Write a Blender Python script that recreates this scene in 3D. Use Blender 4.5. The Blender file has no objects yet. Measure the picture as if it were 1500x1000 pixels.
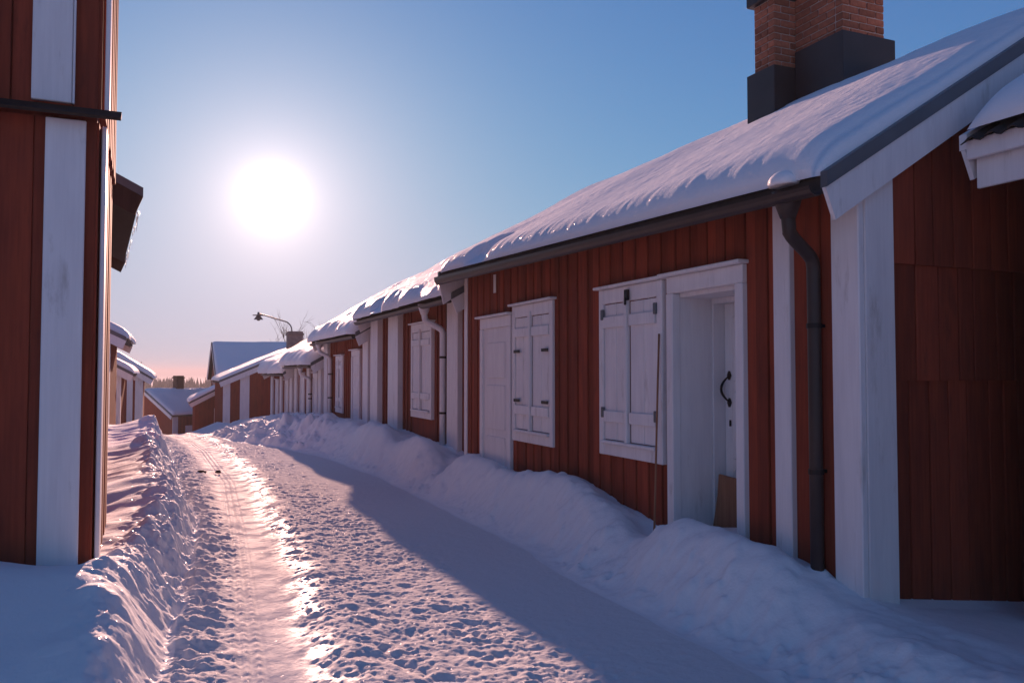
import bpy, bmesh, math, random
import numpy as np
from mathutils import Vector, Matrix

# ------------------------------------------------------------------ camera, sky, sun, exposure
# World axes: +Y runs up the street, +X across it to the right, road surface near the camera at z = 0
sc = bpy.context.scene
R = math.radians
EYE = 1.5
F = 1200.0                                     # focal length in pixels of the 1500 px wide photograph
YAW = R(23.2)                                  # camera looks this far right of the street direction
cam_d = bpy.data.cameras.new('camera')
cam = bpy.data.objects.new('camera', cam_d)
sc.collection.objects.link(cam)
cam_d.sensor_width = 36.0
cam_d.lens = F / 1500 * 36
cam_d.clip_start = 0.05
cam_d.clip_end = 20000
cam.location = (0, 0, EYE)
cam.rotation_euler = (R(90 + 2.15), 0, -YAW)
sc.camera = cam

SUN_AZ = R(6.8)                                # right of +Y
SUN_EL = R(11.6)
sun_dir = Vector((math.sin(SUN_AZ) * math.cos(SUN_EL), math.cos(SUN_AZ) * math.cos(SUN_EL), math.sin(SUN_EL)))
SKY_STRENGTH = 0.05

world = bpy.data.worlds.new('World')
sc.world = world
world.use_nodes = True
wt = world.node_tree
wt.nodes.clear()
def wn(t, **kw):
    n = wt.nodes.new(t)
    for k, v in kw.items():
        setattr(n, k, v)
    return n
w_out = wn('ShaderNodeOutputWorld')
w_bg = wn('ShaderNodeBackground')
w_bg.inputs['Strength'].default_value = SKY_STRENGTH
sky = wn('ShaderNodeTexSky', sky_type='NISHITA')
sky.sun_disc = False
sky.sun_elevation = SUN_EL
sky.sun_rotation = SUN_AZ
sky.altitude = 0
sky.air_density = 1.0
sky.dust_density = 0.15
sky.ozone_density = 2.0
# a slightly rosy winter tint of the whole sky
tint = wn('ShaderNodeMix', data_type='RGBA', blend_type='MULTIPLY')
tint.inputs['Factor'].default_value = 1.0
tint.inputs[7].default_value = (0.57, 0.90, 1.50, 1)
wt.links.new(sky.outputs[0], tint.inputs[6])
# the sun itself with the bright aureole that ice haze gives it
geo = wn('ShaderNodeNewGeometry')
dot = wn('ShaderNodeVectorMath', operation='DOT_PRODUCT')
dot.inputs[1].default_value = (-sun_dir.x, -sun_dir.y, -sun_dir.z)
wt.links.new(geo.outputs['Incoming'], dot.inputs[0])
acos = wn('ShaderNodeMath', operation='ARCCOSINE')
clampd = wn('ShaderNodeMath', operation='MINIMUM')
clampd.inputs[1].default_value = 0.9999999
wt.links.new(dot.outputs['Value'], clampd.inputs[0])
wt.links.new(clampd.outputs[0], acos.inputs[0])
def glow(amp, width):
    d = wn('ShaderNodeMath', operation='DIVIDE'); d.inputs[1].default_value = -R(width)
    wt.links.new(acos.outputs[0], d.inputs[0])
    e = wn('ShaderNodeMath', operation='EXPONENT')
    wt.links.new(d.outputs[0], e.inputs[0])
    m = wn('ShaderNodeMath', operation='MULTIPLY'); m.inputs[1].default_value = amp
    wt.links.new(e.outputs[0], m.inputs[0])
    return m
g1, g2, g3 = glow(900.0, 0.34), glow(8.0, 6.0), glow(10.0, 1.6)
def colour(m, c):
    v = wn('ShaderNodeVectorMath', operation='SCALE')
    v.inputs[0].default_value = c
    wt.links.new(m.outputs[0], v.inputs['Scale'])
    return v
c1, c2 = colour(g1, (1.0, 0.86, 0.78)), colour(g2, (1.0, 0.70, 0.62))
a1 = wn('ShaderNodeVectorMath', operation='ADD')
a2 = wn('ShaderNodeVectorMath', operation='ADD')
c3 = colour(g3, (1.0, 0.80, 0.72))
a0 = wn('ShaderNodeVectorMath', operation='ADD')
wt.links.new(c1.outputs[0], a0.inputs[0]); wt.links.new(c3.outputs[0], a0.inputs[1])
wt.links.new(a0.outputs[0], a1.inputs[0]); wt.links.new(c2.outputs[0], a1.inputs[1])
# film-like shoulder of the sky's own brightness: v / (1 + (v/k)^3)^(1/3) for each colour
sepx = wn('ShaderNodeSeparateXYZ'); comb = wn('ShaderNodeCombineXYZ')
wt.links.new(tint.outputs[2], sepx.inputs[0])
for ch_i, kk in enumerate((5.1, 5.3, 6.9)):
    q1 = wn('ShaderNodeMath', operation='DIVIDE'); q1.inputs[1].default_value = kk
    q2 = wn('ShaderNodeMath', operation='POWER'); q2.inputs[1].default_value = 3
    q3 = wn('ShaderNodeMath', operation='ADD'); q3.inputs[1].default_value = 1
    q4 = wn('ShaderNodeMath', operation='POWER'); q4.inputs[1].default_value = 1 / 3
    q5 = wn('ShaderNodeMath', operation='DIVIDE')
    wt.links.new(sepx.outputs[ch_i], q1.inputs[0]); wt.links.new(q1.outputs[0], q2.inputs[0]); wt.links.new(q2.outputs[0], q3.inputs[0])
    wt.links.new(q3.outputs[0], q4.inputs[0]); wt.links.new(sepx.outputs[ch_i], q5.inputs[0]); wt.links.new(q4.outputs[0], q5.inputs[1])
    wt.links.new(q5.outputs[0], comb.inputs[ch_i])
wt.links.new(comb.outputs[0], a2.inputs[0]); wt.links.new(a1.outputs[0], a2.inputs[1])
wt.links.new(a2.outputs[0], w_bg.inputs['Color'])
wt.links.new(w_bg.outputs[0], w_out.inputs['Surface'])

sun_l = bpy.data.lights.new('sun', 'SUN')
sun_l.energy = 5.0
sun_l.angle = R(0.53)
sun_l.color = (1.0, 0.57, 0.44)
sun_o = bpy.data.objects.new('sun', sun_l)
sc.collection.objects.link(sun_o)
sun_o.rotation_euler = sun_dir.to_track_quat('Z', 'Y').to_euler()
sun_o.location = (0, 0, 40)

sc.view_settings.view_transform = 'Standard'
sc.view_settings.look = 'None'
sc.view_settings.gamma = 1
sc.view_settings.exposure = 0.95
sc.cycles.max_bounces = 5
sc.cycles.diffuse_bounces = 3
sc.cycles.glossy_bounces = 2
sc.cycles.volume_bounces = 0

rng = random.Random(7)
nrng = np.random.default_rng(11)

# ------------------------------------------------------------------ helpers
def at(px, depth, py=None):
    """pixel column (and row) of the photograph at a given depth -> street coordinates"""
    u = (px - 750) / F
    X = u * depth
    n = math.cos(YAW) * X + math.sin(YAW) * depth
    s = -math.sin(YAW) * X + math.cos(YAW) * depth
    if py is None:
        return n, s
    return n, s, EYE - (py - 545) / F * depth

def nd(nt, t, **kw):
    n = nt.nodes.new(t)
    for k, v in kw.items():
        setattr(n, k, v)
    return n

def new_mat(name):
    m = bpy.data.materials.new(name)
    m.use_nodes = True
    nt = m.node_tree
    b = nt.nodes['Principled BSDF']
    return m, nt, b

def paint(name, c1, c2, rough=0.7, scale=(6, 6, 1.2), fine=60, bump=0.15, rand=0.25, spec=0.25, dirt=None, dirt_amt=0.5, grain=(0.82, 1.1)):
    """weathered painted or plain wood: streaks along the length, per-piece variation, fine grain relief"""
    m, nt, b = new_mat(name)
    tc = nd(nt, 'ShaderNodeTexCoord')
    oi = nd(nt, 'ShaderNodeObjectInfo')
    off = nd(nt, 'ShaderNodeVectorMath', operation='SCALE'); off.inputs[0].default_value = (37, 17, 53)
    nt.links.new(oi.outputs['Random'], off.inputs['Scale'])
    add = nd(nt, 'ShaderNodeVectorMath', operation='ADD')
    nt.links.new(tc.outputs['Object'], add.inputs[0]); nt.links.new(off.outputs[0], add.inputs[1])
    mp = nd(nt, 'ShaderNodeMapping'); mp.inputs['Scale'].default_value = scale
    nt.links.new(add.outputs[0], mp.inputs[0])
    n1 = nd(nt, 'ShaderNodeTexNoise'); n1.inputs['Scale'].default_value = 2.0; n1.inputs['Detail'].default_value = 6
    nt.links.new(mp.outputs[0], n1.inputs['Vector'])
    mp2 = nd(nt, 'ShaderNodeMapping'); mp2.inputs['Scale'].default_value = (fine, fine, fine * 0.05)
    nt.links.new(add.outputs[0], mp2.inputs[0])
    n2 = nd(nt, 'ShaderNodeTexNoise'); n2.inputs['Scale'].default_value = 1.0; n2.inputs['Detail'].default_value = 4
    nt.links.new(mp2.outputs[0], n2.inputs['Vector'])
    rmp = nd(nt, 'ShaderNodeMapRange'); rmp.inputs['From Min'].default_value = 0.3; rmp.inputs['From Max'].default_value = 0.7
    nt.links.new(n1.outputs['Fac'], rmp.inputs['Value'])
    mix = nd(nt, 'ShaderNodeMix', data_type='RGBA')
    mix.inputs[6].default_value = (*c1, 1); mix.inputs[7].default_value = (*c2, 1)
    nt.links.new(rmp.outputs[0], mix.inputs['Factor'])
    col = mix.outputs[2]
    # fine grain darkening
    g = nd(nt, 'ShaderNodeMapRange'); g.inputs['From Min'].default_value = 0.3; g.inputs['From Max'].default_value = 0.75
    g.inputs['To Min'].default_value = grain[0]; g.inputs['To Max'].default_value = grain[1]
    nt.links.new(n2.outputs['Fac'], g.inputs['Value'])
    rr = nd(nt, 'ShaderNodeMapRange'); rr.inputs['To Min'].default_value = 1 - rand; rr.inputs['To Max'].default_value = 1 + rand * 0.6
    nt.links.new(oi.outputs['Random'], rr.inputs['Value'])
    mm = nd(nt, 'ShaderNodeMath', operation='MULTIPLY')
    nt.links.new(g.outputs[0], mm.inputs[0]); nt.links.new(rr.outputs[0], mm.inputs[1])
    sclv = nd(nt, 'ShaderNodeVectorMath', operation='SCALE')
    nt.links.new(col, sclv.inputs[0]); nt.links.new(mm.outputs[0], sclv.inputs['Scale'])
    col = sclv.outputs[0]
    if dirt:
        n3 = nd(nt, 'ShaderNodeTexNoise'); n3.inputs['Scale'].default_value = 2.2; n3.inputs['Detail'].default_value = 9; n3.inputs['Roughness'].default_value = 0.68
        mp3 = nd(nt, 'ShaderNodeMapping'); mp3.inputs['Scale'].default_value = (3, 3, 0.7)
        nt.links.new(add.outputs[0], mp3.inputs[0]); nt.links.new(mp3.outputs[0], n3.inputs['Vector'])
        dr = nd(nt, 'ShaderNodeMapRange'); dr.inputs['From Min'].default_value = 0.58; dr.inputs['From Max'].default_value = 0.76
        dr.inputs['To Max'].default_value = dirt_amt
        nt.links.new(n3.outputs['Fac'], dr.inputs['Value'])
        dm = nd(nt, 'ShaderNodeMix', data_type='RGBA'); dm.inputs[7].default_value = (*dirt, 1)
        nt.links.new(col, dm.inputs[6]); nt.links.new(dr.outputs[0], dm.inputs['Factor'])
        col = dm.outputs[2]
    nt.links.new(col, b.inputs['Base Color'])
    b.inputs['Roughness'].default_value = rough
    b.inputs['Specular IOR Level'].default_value = spec
    bp = nd(nt, 'ShaderNodeBump'); bp.inputs['Strength'].default_value = bump; bp.inputs['Distance'].default_value = 0.004
    nt.links.new(n2.outputs['Fac'], bp.inputs['Height'])
    nt.links.new(bp.outputs[0], b.inputs['Normal'])
    return m

def snow_mat(name, fine=1.0, icy=False, sparkle=0.03, tone=(0.86, 0.87, 0.90)):
    m, nt, b = new_mat(name)
    geo_ = nd(nt, 'ShaderNodeNewGeometry')
    n1 = nd(nt, 'ShaderNodeTexNoise'); n1.inputs['Scale'].default_value = 55 * fine; n1.inputs['Detail'].default_value = 5; n1.inputs['Roughness'].default_value = 0.65
    n2 = nd(nt, 'ShaderNodeTexNoise'); n2.inputs['Scale'].default_value = 9; n2.inputs['Detail'].default_value = 4
    nt.links.new(geo_.outputs['Position'], n1.inputs['Vector']); nt.links.new(geo_.outputs['Position'], n2.inputs['Vector'])
    s = nd(nt, 'ShaderNodeMath', operation='MULTIPLY_ADD'); s.inputs[1].default_value = 0.35
    nt.links.new(n1.outputs['Fac'], s.inputs[0]); nt.links.new(n2.outputs['Fac'], s.inputs[2])
    bp = nd(nt, 'ShaderNodeBump'); bp.inputs['Strength'].default_value = 0.6 if icy else 0.5; bp.inputs['Distance'].default_value = 0.018 if icy else 0.016
    nt.links.new(s.outputs[0], bp.inputs['Height'])
    nt.links.new(bp.outputs[0], b.inputs['Normal'])
    b.inputs['Base Color'].default_value = (*tone, 1)
    b.inputs['Roughness'].default_value = 0.75
    b.inputs['Specular IOR Level'].default_value = 0.1
    b.inputs['Subsurface Weight'].default_value = 0.0
    out = nt.nodes['Material Output']
    # crystal facets that glitter
    vo = nd(nt, 'ShaderNodeTexVoronoi'); vo.inputs['Scale'].default_value = 130
    nt.links.new(geo_.outputs['Position'], vo.inputs['Vector'])
    cen = nd(nt, 'ShaderNodeVectorMath', operation='SUBTRACT'); cen.inputs[1].default_value = (0.5, 0.5, 0.5)
    nt.links.new(vo.outputs['Color'], cen.inputs[0])
    scv = nd(nt, 'ShaderNodeVectorMath', operation='SCALE'); scv.inputs['Scale'].default_value = 1.1
    nt.links.new(cen.outputs[0], scv.inputs[0])
    addn = nd(nt, 'ShaderNodeVectorMath', operation='ADD')
    nt.links.new(geo_.outputs['Normal'], addn.inputs[0]); nt.links.new(scv.outputs[0], addn.inputs[1])
    nrm = nd(nt, 'ShaderNodeVectorMath', operation='NORMALIZE')
    nt.links.new(addn.outputs[0], nrm.inputs[0])
    gl = nd(nt, 'ShaderNodeBsdfGlossy'); gl.inputs['Roughness'].default_value = 0.12
    nt.links.new(nrm.outputs[0], gl.inputs['Normal'])
    mx = nd(nt, 'ShaderNodeMixShader'); mx.inputs['Fac'].default_value = sparkle
    nt.links.new(b.outputs[0], mx.inputs[1]); nt.links.new(gl.outputs[0], mx.inputs[2])
    nt.links.new(mx.outputs[0], out.inputs['Surface'])
    if icy:
        at_ = nd(nt, 'ShaderNodeAttribute'); at_.attribute_name = 'ice'
        n3 = nd(nt, 'ShaderNodeTexNoise'); n3.inputs['Scale'].default_value = 5; n3.inputs['Detail'].default_value = 5
        nt.links.new(geo_.outputs['Position'], n3.inputs['Vector'])
        th = nd(nt, 'ShaderNodeMapRange'); th.inputs['From Min'].default_value = 0.42; th.inputs['From Max'].default_value = 0.6
        nt.links.new(n3.outputs['Fac'], th.inputs['Value'])
        ml = nd(nt, 'ShaderNodeMath', operation='MULTIPLY')
        nt.links.new(at_.outputs['Fac'], ml.inputs[0]); nt.links.new(th.outputs[0], ml.inputs[1])
        ro = nd(nt, 'ShaderNodeMapRange'); ro.inputs['To Min'].default_value = 0.75; ro.inputs['To Max'].default_value = 0.32
        nt.links.new(ml.outputs[0], ro.inputs['Value']); nt.links.new(ro.outputs[0], b.inputs['Roughness'])
        sp = nd(nt, 'ShaderNodeMapRange'); sp.inputs['To Min'].default_value = 0.0; sp.inputs['To Max'].default_value = 0.22
        nt.links.new(ml.outputs[0], sp.inputs['Value']); nt.links.new(sp.outputs[0], b.inputs['Specular IOR Level'])
        cm = nd(nt, 'ShaderNodeMix', data_type='RGBA')
        # grit and dirt trodden into the packed snow
        n4 = nd(nt, 'ShaderNodeTexNoise'); n4.inputs['Scale'].default_value = 38; n4.inputs['Detail'].default_value = 6; n4.inputs['Roughness'].default_value = 0.7
        nt.links.new(geo_.outputs['Position'], n4.inputs['Vector'])
        dr = nd(nt, 'ShaderNodeMapRange'); dr.inputs['From Min'].default_value = 0.57; dr.inputs['From Max'].default_value = 0.75; dr.inputs['To Max'].default_value = 0.4
        nt.links.new(n4.outputs['Fac'], dr.inputs['Value']); nt.links.new(dr.outputs[0], cm.inputs['Factor'])
        cm.inputs[6].default_value = (0.80, 0.79, 0.80, 1); cm.inputs[7].default_value = (0.36, 0.30, 0.27, 1)
        nt.links.new(cm.outputs[2], b.inputs['Base Color'])
    return m

def plain(name, c, rough=0.6, metal=0.0, spec=0.3, noise=0.2, nscale=12, bump=0.1):
    m, nt, b = new_mat(name)
    tc = nd(nt, 'ShaderNodeTexCoord'); oi = nd(nt, 'ShaderNodeObjectInfo')
    n1 = nd(nt, 'ShaderNodeTexNoise'); n1.inputs['Scale'].default_value = nscale; n1.inputs['Detail'].default_value = 6
    nt.links.new(tc.outputs['Object'], n1.inputs['Vector'])
    r = nd(nt, 'ShaderNodeMapRange'); r.inputs['From Min'].default_value = 0.25; r.inputs['From Max'].default_value = 0.75
    r.inputs['To Min'].default_value = 1 - noise; r.inputs['To Max'].default_value = 1 + noise
    nt.links.new(n1.outputs['Fac'], r.inputs['Value'])
    rr = nd(nt, 'ShaderNodeMapRange'); rr.inputs['To Min'].default_value = 1 - noise; rr.inputs['To Max'].default_value = 1 + noise
    nt.links.new(oi.outputs['Random'], rr.inputs['Value'])
    mm = nd(nt, 'ShaderNodeMath', operation='MULTIPLY')
    nt.links.new(r.outputs[0], mm.inputs[0]); nt.links.new(rr.outputs[0], mm.inputs[1])
    v = nd(nt, 'ShaderNodeVectorMath', operation='SCALE'); v.inputs[0].default_value = c
    nt.links.new(mm.outputs[0], v.inputs['Scale'])
    nt.links.new(v.outputs[0], b.inputs['Base Color'])
    b.inputs['Roughness'].default_value = rough; b.inputs['Metallic'].default_value = metal
    b.inputs['Specular IOR Level'].default_value = spec
    bp = nd(nt, 'ShaderNodeBump'); bp.inputs['Strength'].default_value = bump; bp.inputs['Distance'].default_value = 0.006
    nt.links.new(n1.outputs['Fac'], bp.inputs['Height']); nt.links.new(bp.outputs[0], b.inputs['Normal'])
    return m

M = {}
M['red'] = paint('falu_red_boards', (0.31, 0.058, 0.028), (0.22, 0.044, 0.025), rough=0.85, rand=0.3, dirt=(0.075, 0.024, 0.018), dirt_amt=0.75)
M['white'] = paint('white_painted_wood', (0.83, 0.81, 0.82), (0.75, 0.73, 0.75), rough=0.55, rand=0.04, bump=0.15, dirt=(0.36, 0.32, 0.29), dirt_amt=0.65, grain=(.95, 1.02))
M['wood'] = paint('bare_wood', (0.19, 0.10, 0.055), (0.11, 0.055, 0.032), rough=0.8, rand=0.1)
M['palewood'] = paint('pale_brown_wood', (0.33, 0.16, 0.095), (0.24, 0.12, 0.07), rough=0.8, rand=0.1)
M['darkwood'] = paint('dark_weathered_wood', (0.065, 0.040, 0.032), (0.04, 0.025, 0.02), rough=0.85)
M['metal'] = plain('dark_sheet_metal', (0.019, 0.018, 0.021), rough=0.5, metal=0.0, spec=0.4, noise=0.25, nscale=5)
M['flash'] = plain('grey_flashing_metal', (0.10, 0.115, 0.13), rough=0.45, metal=0.2, spec=0.4, noise=0.15, nscale=5)
M['pipe'] = plain('brown_painted_pipe', (0.034, 0.024, 0.023), rough=0.45, spec=0.4, noise=0.15)
M['iron'] = plain('black_iron', (0.018, 0.017, 0.018), rough=0.5, metal=0.3)
M['brick'] = plain('red_brick', (0.33, 0.115, 0.065), rough=0.9, noise=0.3, nscale=25, bump=0.5)
M['mortar'] = plain('mortar', (0.42, 0.36, 0.33), rough=0.95, noise=0.2, nscale=40, bump=0.4)
M['plaster'] = plain('sooty_render', (0.22, 0.17, 0.16), rough=0.95, noise=0.25, nscale=8, bump=0.4)
M['roofing'] = plain('tarred_roof_boards', (0.04, 0.036, 0.035), rough=0.9, noise=0.2)
M['snow'] = snow_mat('settled_snow', sparkle=0.012)
M['roofsnow'] = snow_mat('roof_snow', fine=1.2, sparkle=0.05)
M['road'] = snow_mat('packed_snow', icy=True, sparkle=0.001)
M['farsnow'] = plain('field_snow', (0.8, 0.81, 0.84), rough=0.8, noise=0.04, nscale=0.2)
M['bark'] = plain('bark', (0.07, 0.055, 0.05), rough=0.9)
M['needles'] = plain('conifer_needles', (0.035, 0.042, 0.03), rough=0.9, noise=0.3, nscale=3)
M['lamp'] = plain('grey_lamp_metal', (0.09, 0.09, 0.095), rough=0.5, metal=0.3)
M['dirt'] = plain('frozen_dung', (0.09, 0.06, 0.05), rough=0.9, noise=0.3, nscale=30, bump=0.6)
M['glass'] = plain('dark_window_glass', (0.03, 0.03, 0.035), rough=0.08, spec=0.5, noise=0.05)
mi, nti, bi = new_mat('ice')
bi.inputs['Base Color'].default_value = (0.8, 0.86, 0.9, 1); bi.inputs['Roughness'].default_value = 0.15
bi.inputs['Transmission Weight'].default_value = 0.6; bi.inputs['IOR'].default_value = 1.31
M['ice'] = mi

COL = sc.collection
def link(name, me, mat, parent=None, loc=None, smooth=False):
    o = bpy.data.objects.new(name, me)
    COL.objects.link(o)
    if mat is not None and len(me.materials) == 0:
        me.materials.append(M[mat] if isinstance(mat, str) else mat)
    if parent is not None:
        o.parent = parent
    if loc is not None:
        o.location = loc
    return o

def tag(o, label, cat, group=None, kind=None):
    o['label'] = label; o['category'] = cat
    if group: o['group'] = group
    if kind: o['kind'] = kind
    return o

def empty(name, loc, rot=0.0):
    o = bpy.data.objects.new(name, None)
    o.empty_display_size = 0.2
    COL.objects.link(o)
    o.location = loc; o.rotation_euler = (0, 0, rot)
    return o

class MB:
    """collects shapes into one mesh; sx = -1 mirrors them across the wall plane for houses on the left"""
    def __init__(self, sx=1):
        self.v, self.f, self.sx = [], [], sx
    def poly(self, pts, faces):
        b = len(self.v)
        self.v += [tuple(p) for p in pts]
        self.f += [tuple(b + i for i in f) for f in faces]
        return self
    def box(self, x0, x1, y0, y1, z0, z1, c=0.0):
        x0, x1 = min(x0, x1), max(x0, x1); y0, y1 = min(y0, y1), max(y0, y1); z0, z1 = min(z0, z1), max(z0, z1)
        if c <= 0:
            p = [(x, y, z) for z in (z0, z1) for y in (y0, y1) for x in (x0, x1)]
            return self.poly(p, [(0, 2, 3, 1), (4, 5, 7, 6), (0, 1, 5, 4), (2, 6, 7, 3), (0, 4, 6, 2), (1, 3, 7, 5)])
        c = min(c, (x1 - x0) * .45, (y1 - y0) * .45, (z1 - z0) * .45)
        p, f = [], []
        ids = {}
        for ix, x in enumerate((x0, x1)):
            for iy, y in enumerate((y0, y1)):
                for iz, z in enumerate((z0, z1)):
                    dx = c if ix == 0 else -c; dy = c if iy == 0 else -c; dz = c if iz == 0 else -c
                    ids[ix, iy, iz, 0] = len(p); p.append((x, y + dy, z + dz))
                    ids[ix, iy, iz, 1] = len(p); p.append((x + dx, y, z + dz))
                    ids[ix, iy, iz, 2] = len(p); p.append((x + dx, y + dy, z))
        for i in (0, 1):
            f.append([ids[i, 0, 0, 0], ids[i, 1, 0, 0], ids[i, 1, 1, 0], ids[i, 0, 1, 0]])
            f.append([ids[0, i, 0, 1], ids[1, i, 0, 1], ids[1, i, 1, 1], ids[0, i, 1, 1]])
            f.append([ids[0, 0, i, 2], ids[1, 0, i, 2], ids[1, 1, i, 2], ids[0, 1, i, 2]])
        for i in (0, 1):
            for j in (0, 1):
                f.append([ids[i, j, 0, 0], ids[i, j, 0, 1], ids[i, j, 1, 1], ids[i, j, 1, 0]])
                f.append([ids[i, 0, j, 0], ids[i, 0, j, 2], ids[i, 1, j, 2], ids[i, 1, j, 0]])
                f.append([ids[0, i, j, 1], ids[0, i, j, 2], ids[1, i, j, 2], ids[1, i, j, 1]])
                for k in (0, 1):
                    f.append([ids[i, j, k, 0], ids[i, j, k, 1], ids[i, j, k, 2]])
        return self.poly(p, f)
    def prism(self, prof, axis, a, b):
        """closed profile (list of 2-tuples) extruded along axis from a to b"""
        n = len(prof)
        def mk(t, q):
            return {'x': (t, q[0], q[1]), 'y': (q[0], t, q[1]), 'z': (q[0], q[1], t)}[axis]
        pts = [mk(a, q) for q in prof] + [mk(b, q) for q in prof]
        fs = [tuple(range(n)), tuple(range(n, 2 * n))]
        fs += [(i, (i + 1) % n, n + (i + 1) % n, n + i) for i in range(n)]
        return self.poly(pts, fs)
    def tube(self, pts, rad, seg=10):
        pts = [Vector(p) for p in pts]
        rad = rad if isinstance(rad, (list, tuple)) else [rad] * len(pts)
        base = len(self.v)
        up = Vector((0.13, 0.21, 0.97)).normalized()
        for i, p in enumerate(pts):
            t = (pts[min(i + 1, len(pts) - 1)] - pts[max(i - 1, 0)]).normalized()
            a = t.cross(up)
            if a.length < 0.1: a = t.cross(Vector((1, 0.2, 0)))
            a.normalize(); b = t.cross(a)
            for k in range(seg):
                an = 2 * math.pi * k / seg
                self.v.append(tuple(p + (a * math.cos(an) + b * math.sin(an)) * rad[i]))
        for i in range(len(pts) - 1):
            for k in range(seg):
                self.f.append((base + i * seg + k, base + i * seg + (k + 1) % seg, base + (i + 1) * seg + (k + 1) % seg, base + (i + 1) * seg + k))
        self.f.append(tuple(base + k for k in range(seg)))
        self.f.append(tuple(base + (len(pts) - 1) * seg + k for k in range(seg)))
        return self
    def mesh(self, name, smooth=False):
        me = bpy.data.meshes.new(name)
        me.from_pydata([(self.sx * x, y, z) for x, y, z in self.v], [], self.f)
        bm = bmesh.new(); bm.from_mesh(me)
        bmesh.ops.recalc_face_normals(bm, faces=bm.faces)
        bm.to_mesh(me); bm.free()
        if smooth:
            for p in me.polygons: p.use_smooth = True
        return me
    def build(self, name, mat, parent=None, smooth=False, loc=None):
        return link(name, self.mesh(name, smooth), mat, parent, loc)

# ---- numpy noise
_tab = nrng.random((256, 256))
def vnoise(x, y):
    xi = np.floor(x).astype(int); yi = np.floor(y).astype(int)
    fx = x - xi; fy = y - yi
    fx = fx * fx * fx * (fx * (fx * 6 - 15) + 10); fy = fy * fy * fy * (fy * (fy * 6 - 15) + 10)
    a = _tab[xi & 255, yi & 255]; b = _tab[(xi + 1) & 255, yi & 255]
    c = _tab[xi & 255, (yi + 1) & 255]; d = _tab[(xi + 1) & 255, (yi + 1) & 255]
    return (a * (1 - fx) + b * fx) * (1 - fy) + (c * (1 - fx) + d * fx) * fy
def fbm(x, y, oct=4, gain=0.5):
    s, a, t = 0, 1, 0
    for i in range(oct):
        s = s + a * (vnoise(x * 2 ** i + 19.7 * i, y * 2 ** i + 7.3 * i) - 0.5); t += a; a *= gain
    return s / t * 2
def sstep(a, b, x):
    t = np.clip((x - a) / (b - a), 0, 1)
    return t * t * (3 - 2 * t)

def grid_mesh(name, X, Y, Z, mat, attr=None, smooth=True, flip=False):
    r, c = X.shape
    me = bpy.data.meshes.new(name)
    co = np.stack([X, Y, Z], -1).reshape(-1, 3)
    idx = np.arange(r * c).reshape(r, c)
    q = np.stack([idx[:-1, :-1], idx[:-1, 1:], idx[1:, 1:], idx[1:, :-1]], -1).reshape(-1, 4)
    if flip: q = q[:, ::-1]
    me.vertices.add(len(co)); me.vertices.foreach_set('co', co.ravel().astype(np.float32))
    me.loops.add(q.size); me.loops.foreach_set('vertex_index', q.ravel().astype(np.int32))
    me.polygons.add(len(q)); me.polygons.foreach_set('loop_start', (np.arange(len(q)) * 4).astype(np.int32))
    me.polygons.foreach_set('loop_total', np.full(len(q), 4, np.int32))
    me.polygons.foreach_set('use_smooth', np.full(len(q), smooth, bool))
    me.update(calc_edges=True)
    if attr is not None:
        a = me.attributes.new('ice', 'FLOAT', 'POINT'); a.data.foreach_set('value', attr.ravel().astype(np.float32))
    me.materials.append(M[mat])
    return me

# ------------------------------------------------------------------ terrain
BASE_S = [-5000, 17, 22, 30, 36, 42, 48, 60, 120, 250, 9000]
BASE_Z = [0, 0, -.14, -.58, -1.1, -1.8, -2.7, -3.8, -6, -13, -13.5]
def base(y):
    return np.interp(y, BASE_S, BASE_Z)
EL_Y, EL_X = [-3, 3.2, 4.3, 5.5, 7.5, 10, 13, 16, 19, 24, 30], [-.3, -.02, .04, .16, .34, .30, .25, .2, .1, -.1, -.2]
ER_Y, ER_X = [-3, 3, 5, 8, 12, 15, 17.5, 20, 23, 27, 30], [2.75, 2.72, 2.78, 2.88, 2.85, 2.6, 1.95, 1.5, 1.25, 1.1, 1.0]
def eL(y): return np.interp(y, EL_Y, EL_X) + 0.07 * fbm(y * 1.1, y * 0 + 3.3, 3)
def eR(y): return np.interp(y, ER_Y, ER_X) + 0.08 * fbm(y * 0.9, y * 0 + 8.1, 3)

rows = [-3.0]
while rows[-1] < 31:
    y = rows[-1]
    rows.append(y + (0.06 if y < 2.4 else 0.0115 if y < 6 else 0.0115 + (y - 6) * 0.0033))
rows = np.array(rows)
NY = len(rows)

# road --------------------------------------------------------
NC = 260
tt = np.linspace(0, 1, NC)
l, r_ = eL(rows), eR(rows)
X = l[:, None] + (r_ - l)[:, None] * tt[None, :]
Y = np.repeat(rows[:, None], NC, 1)
mid = np.interp(rows, [0, 4, 8, 12, 18, 26], [.45, .5, .75, .95, .85, .5])[:, None]     # the driven wheel path
dt = X - mid
track = np.exp(-(dt / 0.27) ** 4)                                                       # smooth, polished band
icy = np.exp(-((dt - 0.30 + 0.08 * fbm(Y * 0.9, Y * 0 + 2, 2)) / 0.09) ** 2)
edge_r = sstep(0.55, 0.1, eR(Y) - X - 0.35 + 0.15 * fbm(X * 2, Y * 2, 2))                # less trodden strip along the right bank
edge_l = sstep(0.45, 0.0, X - eL(Y))
rough = np.clip(1 - track * 0.93, 0, 1) * (1 - 0.85 * sstep(1.75, 2.25, X + 0.2 * fbm(X * 2, Y * 2, 2)))
rough = rough * (0.80 + 0.55 * sstep(.25, .7, vnoise(X * 1.7 + 4, Y * 1.4) * .65 + .35 * vnoise(X * 5, Y * 4)))     # crushed flat here, trodden up there
Z = base(Y) + 0.012 * fbm(X * 1.3, Y * 0.8, 3)
Z = Z - 0.03 * track + 0.035 * np.exp(-((dt - 0.45) / 0.2) ** 2)
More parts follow.
